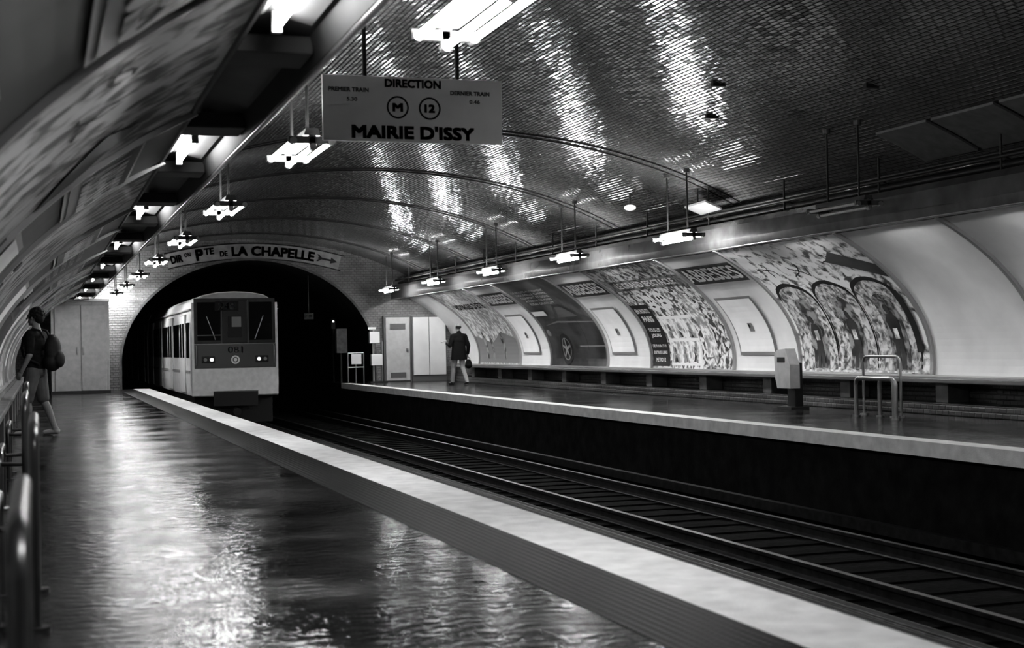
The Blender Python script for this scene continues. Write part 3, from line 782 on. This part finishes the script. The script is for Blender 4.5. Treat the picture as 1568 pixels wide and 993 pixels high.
def head(bm,c,neckbase):
    c=Vector(c)
    ell(bm,c+Vector((0,-.008,.02)),(.076,.095,.098)); ell(bm,c+Vector((0,.022,-.045)),(.056,.066,.07))
    ell(bm,c+Vector((0,.06,-.095)),(.028,.025,.022))
    cap(bm,c+Vector((0,.09,.015)),c+Vector((0,.112,-.02)),.009,.014,seg=8)
    ell(bm,c+Vector((0,.084,-.058)),(.026,.012,.007)); ell(bm,c+Vector((0,.083,-.071)),(.022,.012,.007))
    ell(bm,c+Vector((0,.083,.03)),(.055,.012,.01))
    for s in(-1,1):
        ell(bm,c+Vector((s*.077,-.005,-.01)),(.01,.02,.032)); ell(bm,c+Vector((s*.03,.083,.012)),(.013,.008,.008))
    cap(bm,neckbase,c+Vector((0,-.01,-.06)),.058,.052)
def finish(bm,name,voxel,mats,region,parent,xf,smooth=6):
    me=bpy.data.meshes.new('tmp'); bm.to_mesh(me); bm.free()
    o=bpy.data.objects.new('tmp',me); COL.objects.link(o)
    r=o.modifiers.new('r','REMESH'); r.mode='VOXEL'; r.voxel_size=voxel
    s=o.modifiers.new('s','SMOOTH'); s.factor=.5; s.iterations=smooth
    dg=bpy.context.evaluated_depsgraph_get(); m2=bpy.data.meshes.new_from_object(o.evaluated_get(dg)); bpy.data.objects.remove(o)
    m2.name=name; m2.materials.clear()
    for m in mats: m2.materials.append(m)
    for p in m2.polygons: p.use_smooth=True; p.material_index=region(p.center)
    m2.transform(xf); ob=bpy.data.objects.new(name,m2); COL.objects.link(ob); attach(ob,parent); return ob
SKIN=plain('skin',.26,.6); HAIR=plain('dark_hair',.008,.7); SHIRT=plain('dark_shirt',.012,.85,noise=.4,nscale=20,spec=.2); SHORT=plain('grey_shorts',.12,.8,noise=.2)
SHOE=plain('pale_shoes',.45,.6); SUIT=plain('dark_coat',.01,.85,spec=.2); TROU=plain('light_trousers',.35,.8); PACK=plain('backpack_fabric',.014,.7,noise=.4); SHOEB=plain('black_shoe',.02,.4)
def legs(bm,L,R,k=1.0):
    for (hip,kn,an,toe) in(L,R):
        cap(bm,hip,kn,.088*k,.058*k)
        mid=Vector(kn).lerp(Vector(an),.3)+Vector((0,-.015,0))
        cap(bm,kn,mid,.055*k,.055*k); cap(bm,mid,an,.055*k,.038*k*(1.3 if k>1 else 1))
        toe=Vector(toe); heel=Vector(an)+Vector((0,-.035,-.045)); heel.z=max(heel.z,.042)
        cap(bm,heel,toe,.042,.034); cap(bm,an,heel,.043,.042)
def torso(bm,k=1.0):
    ell(bm,(0,0,.95),(.165*k,.12*k,.13)); ell(bm,(0,.005,1.1),(.15*k,.108*k,.14)); ell(bm,(0,0,1.27),(.175*k,.12*k,.17)); ell(bm,(0,-.01,1.39),(.16*k,.09*k,.075))
    cap(bm,(0,-.02,1.42),(0,-.01,1.5),.075,.06)
def arm(bm,sh,el,wr,k=1.0):
    cap(bm,(sh[0]*.5,-.01,sh[2]+.0),sh,.072*k,.06*k); cap(bm,sh,el,.056*k,.043*k); cap(bm,el,wr,.042*k,.028*k)
def person(name,x,t,heading,pose):
    e=empty(name,(x,t,0)); pose(e,Matrix.Translation((x,t,0))@Matrix.Rotation(heading,4,'Z')); return e
def traveller(e,xf):
    Lg=((-.09,0,.9),(-.1,.09,.5),(-.11,.08,.09),(-.13,.24,.035)); Rg=((.09,0,.9),(.12,-.04,.5),(.13,-.2,.1),(.14,-.05,.036))
    aL=((-.19,0,1.385),(-.25,-.03,1.12),(-.23,.1,.9)); aR=((.19,0,1.385),(.26,-.02,1.12),(.22,.12,.91))
    bm=bmesh.new(); torso(bm); head(bm,(0,.015,1.65),(0,-.02,1.47)); legs(bm,Lg,Rg)
    for s,a in((-1,aL),(1,aR)):
        arm(bm,*a); hand(bm,a[2],Vector(a[2])-Vector(a[1]),s)
    finish(bm,'body',.006,[SKIN,SHOE],lambda p:1 if p.z<.078 else 0,e,xf)
    bm=bmesh.new()
    ell(bm,(0,0,.96),(.185,.142,.12)); ell(bm,(0,.0,1.04),(.178,.136,.13)); ell(bm,(0,.005,1.12),(.174,.132,.15)); ell(bm,(0,0,1.27),(.192,.137,.175)); ell(bm,(0,-.01,1.385),(.172,.105,.085))
    for s,a in((-1,aL),(1,aR)):
        A=Vector(a[0]);B=A.lerp(Vector(a[1]),.8); cap(bm,(s*.1,-.01,1.39),A,.085,.074); cap(bm,A,B,.074,.062)
    finish(bm,'tshirt',.01,[SHIRT],lambda p:0,e,xf,6)
    bm=bmesh.new(); ell(bm,(0,0,.91),(.185,.14,.11))
    for g in(Lg,Rg):
        h=Vector(g[0]);k=Vector(g[1]); cap(bm,h,h.lerp(k,.95),.108,.088)
    finish(bm,'shorts',.01,[SHORT],lambda p:0,e,xf,5)
    bm=bmesh.new(); ell(bm,(0,-.02,1.7),(.092,.102,.09)); ell(bm,(0,-.06,1.645),(.083,.068,.085))
    for i in range(90):
        a=random.uniform(0,6.28); b=random.uniform(-.5,1.5); v=Vector((math.cos(a)*math.cos(b)*.088,math.sin(a)*math.cos(b)*.098-.025,math.sin(b)*.09+1.69))
        if v.y>.045 and v.z<1.735: continue
        ell(bm,v,(.022,.022,.022),seg=8)
    finish(bm,'hair',.007,[HAIR],lambda p:0,e,xf,1)
    bm=bmesh.new(); ell(bm,(0,-.25,1.18),(.15,.11,.23)); ell(bm,(0,-.24,1.03),(.15,.12,.14)); ell(bm,(0,-.35,1.06),(.11,.06,.12)); cap(bm,(-.05,-.22,1.4),(.05,-.22,1.4),.012,.012)
    finish(bm,'backpack',.012,[PACK],lambda p:0,e,xf,4)
    for s in(-1,1):
        tube('backpack_strap',[xf@Vector(q) for q in((s*.09,-.17,1.36),(s*.1,-.11,1.46),(s*.105,-.02,1.485),(s*.11,.07,1.45),(s*.12,.125,1.36),(s*.135,.145,1.22),(s*.18,.09,1.1),(s*.17,-.14,.99))],.016,PACK,e)
person('standing_passenger',-.05,20.9,math.radians(64),traveller)
def walker(e,xf):
    Lg=((-.09,0,.9),(-.1,.16,.5),(-.1,.22,.09),(-.11,.38,.036)); Rg=((.09,0,.9),(.1,-.02,.5),(.1,-.26,.12),(.11,-.12,.036))
    aL=((-.2,0,1.385),(-.3,-.03,1.13),(-.27,.2,1.2)); aR=((.2,0,1.385),(.28,-.06,1.12),(.31,.03,.88))
    bm=bmesh.new(); torso(bm,1.08); head(bm,(0,.03,1.64),(0,-.01,1.47)); legs(bm,Lg,Rg,1.15)
    for s,a in((-1,aL),(1,aR)):
        arm(bm,*a); hand(bm,a[2],Vector(a[2])-Vector(a[1]),s,1.3 if s>0 else .9)
    finish(bm,'body',.006,[SKIN,TROU,SHOEB],lambda p:2 if p.z<.08 else (1 if p.z<.85 and abs(p.x)<.22 else 0),e,xf)
    bm=bmesh.new()
    ell(bm,(0,-.01,1.385),(.185,.11,.088)); ell(bm,(0,0,1.27),(.205,.15,.175)); ell(bm,(0,0,1.1),(.2,.15,.15)); cap(bm,(0,-.02,1.44),(0,-.02,1.49),.085,.07)
    g=bmesh.ops.create_cone(bm,cap_ends=True,segments=28,radius1=.25,radius2=.196,depth=.48)
    for v in g['verts']: v.co=Vector((v.co.x,v.co.y*.76,v.co.z+.96))
    for s,a in((-1,aL),(1,aR)):
        A=Vector(a[0]);E=Vector(a[1]);W=E.lerp(Vector(a[2]),.92); cap(bm,(s*.1,-.01,1.39),A,.09,.08); cap(bm,A,E,.08,.062); cap(bm,E,W,.06,.046)
    finish(bm,'overcoat',.01,[SUIT],lambda p:0,e,xf,7)
    bm=bmesh.new(); ell(bm,(0,-.002,1.652),(.0845,.09,.06)); finish(bm,'hair_fringe',.007,[HAIR],lambda p:0,e,xf,2)
    bm=bmesh.new(); ell(bm,(.34,.05,.6),(.065,.16,.13)); ell(bm,(.34,.05,.55),(.075,.17,.09)); finish(bm,'hand_bag',.01,[SUIT],lambda p:0,e,xf,4)
    tube('bag_handle',[xf@Vector(q) for q in((.34,-.06,.68),(.335,-.03,.76),(.33,.04,.795),(.335,.11,.76),(.34,.15,.68))],.009,SUIT,e)
    tube('folded_paper',[xf@Vector(q) for q in((-.4,.3,1.23),(-.22,.33,1.27))],.02,PAPER,e)
person('walking_passenger',11.35,39.0,math.radians(14),walker)

# ------------------------------------------------------------ world & camera
w=bpy.data.worlds.new('World'); S.world=w; w.use_nodes=True
w.node_tree.nodes['Background'].inputs[0].default_value=(.5,.5,.5,1); w.node_tree.nodes['Background'].inputs[1].default_value=.01
cam=bpy.data.cameras.new('camera'); co=bpy.data.objects.new('camera',cam); COL.objects.link(co)
cam.sensor_width=36; cam.lens=50; cam.clip_start=.05; cam.clip_end=300
th=math.atan(724/2178); pi_=math.atan(30/2178); ro=.02
f=Vector((math.sin(th)*math.cos(pi_),math.cos(th)*math.cos(pi_),math.sin(pi_))); r0=Vector((math.cos(th),-math.sin(th),0)); u0=r0.cross(f)
r=math.cos(ro)*r0-math.sin(ro)*u0; u=math.sin(ro)*r0+math.cos(ro)*u0
mw=Matrix((r,u,-f)).transposed().to_4x4(); mw.translation=Vector((0,0,EYE)); co.matrix_world=mw
cam.dof.use_dof=True; cam.dof.focus_distance=22; cam.dof.aperture_fstop=2.8
S.camera=co
S.view_settings.view_transform='Standard'; S.view_settings.exposure=.15
for lk in('Medium High Contrast','None'):
    try:
        S.view_settings.look=lk; break
    except Exception: pass
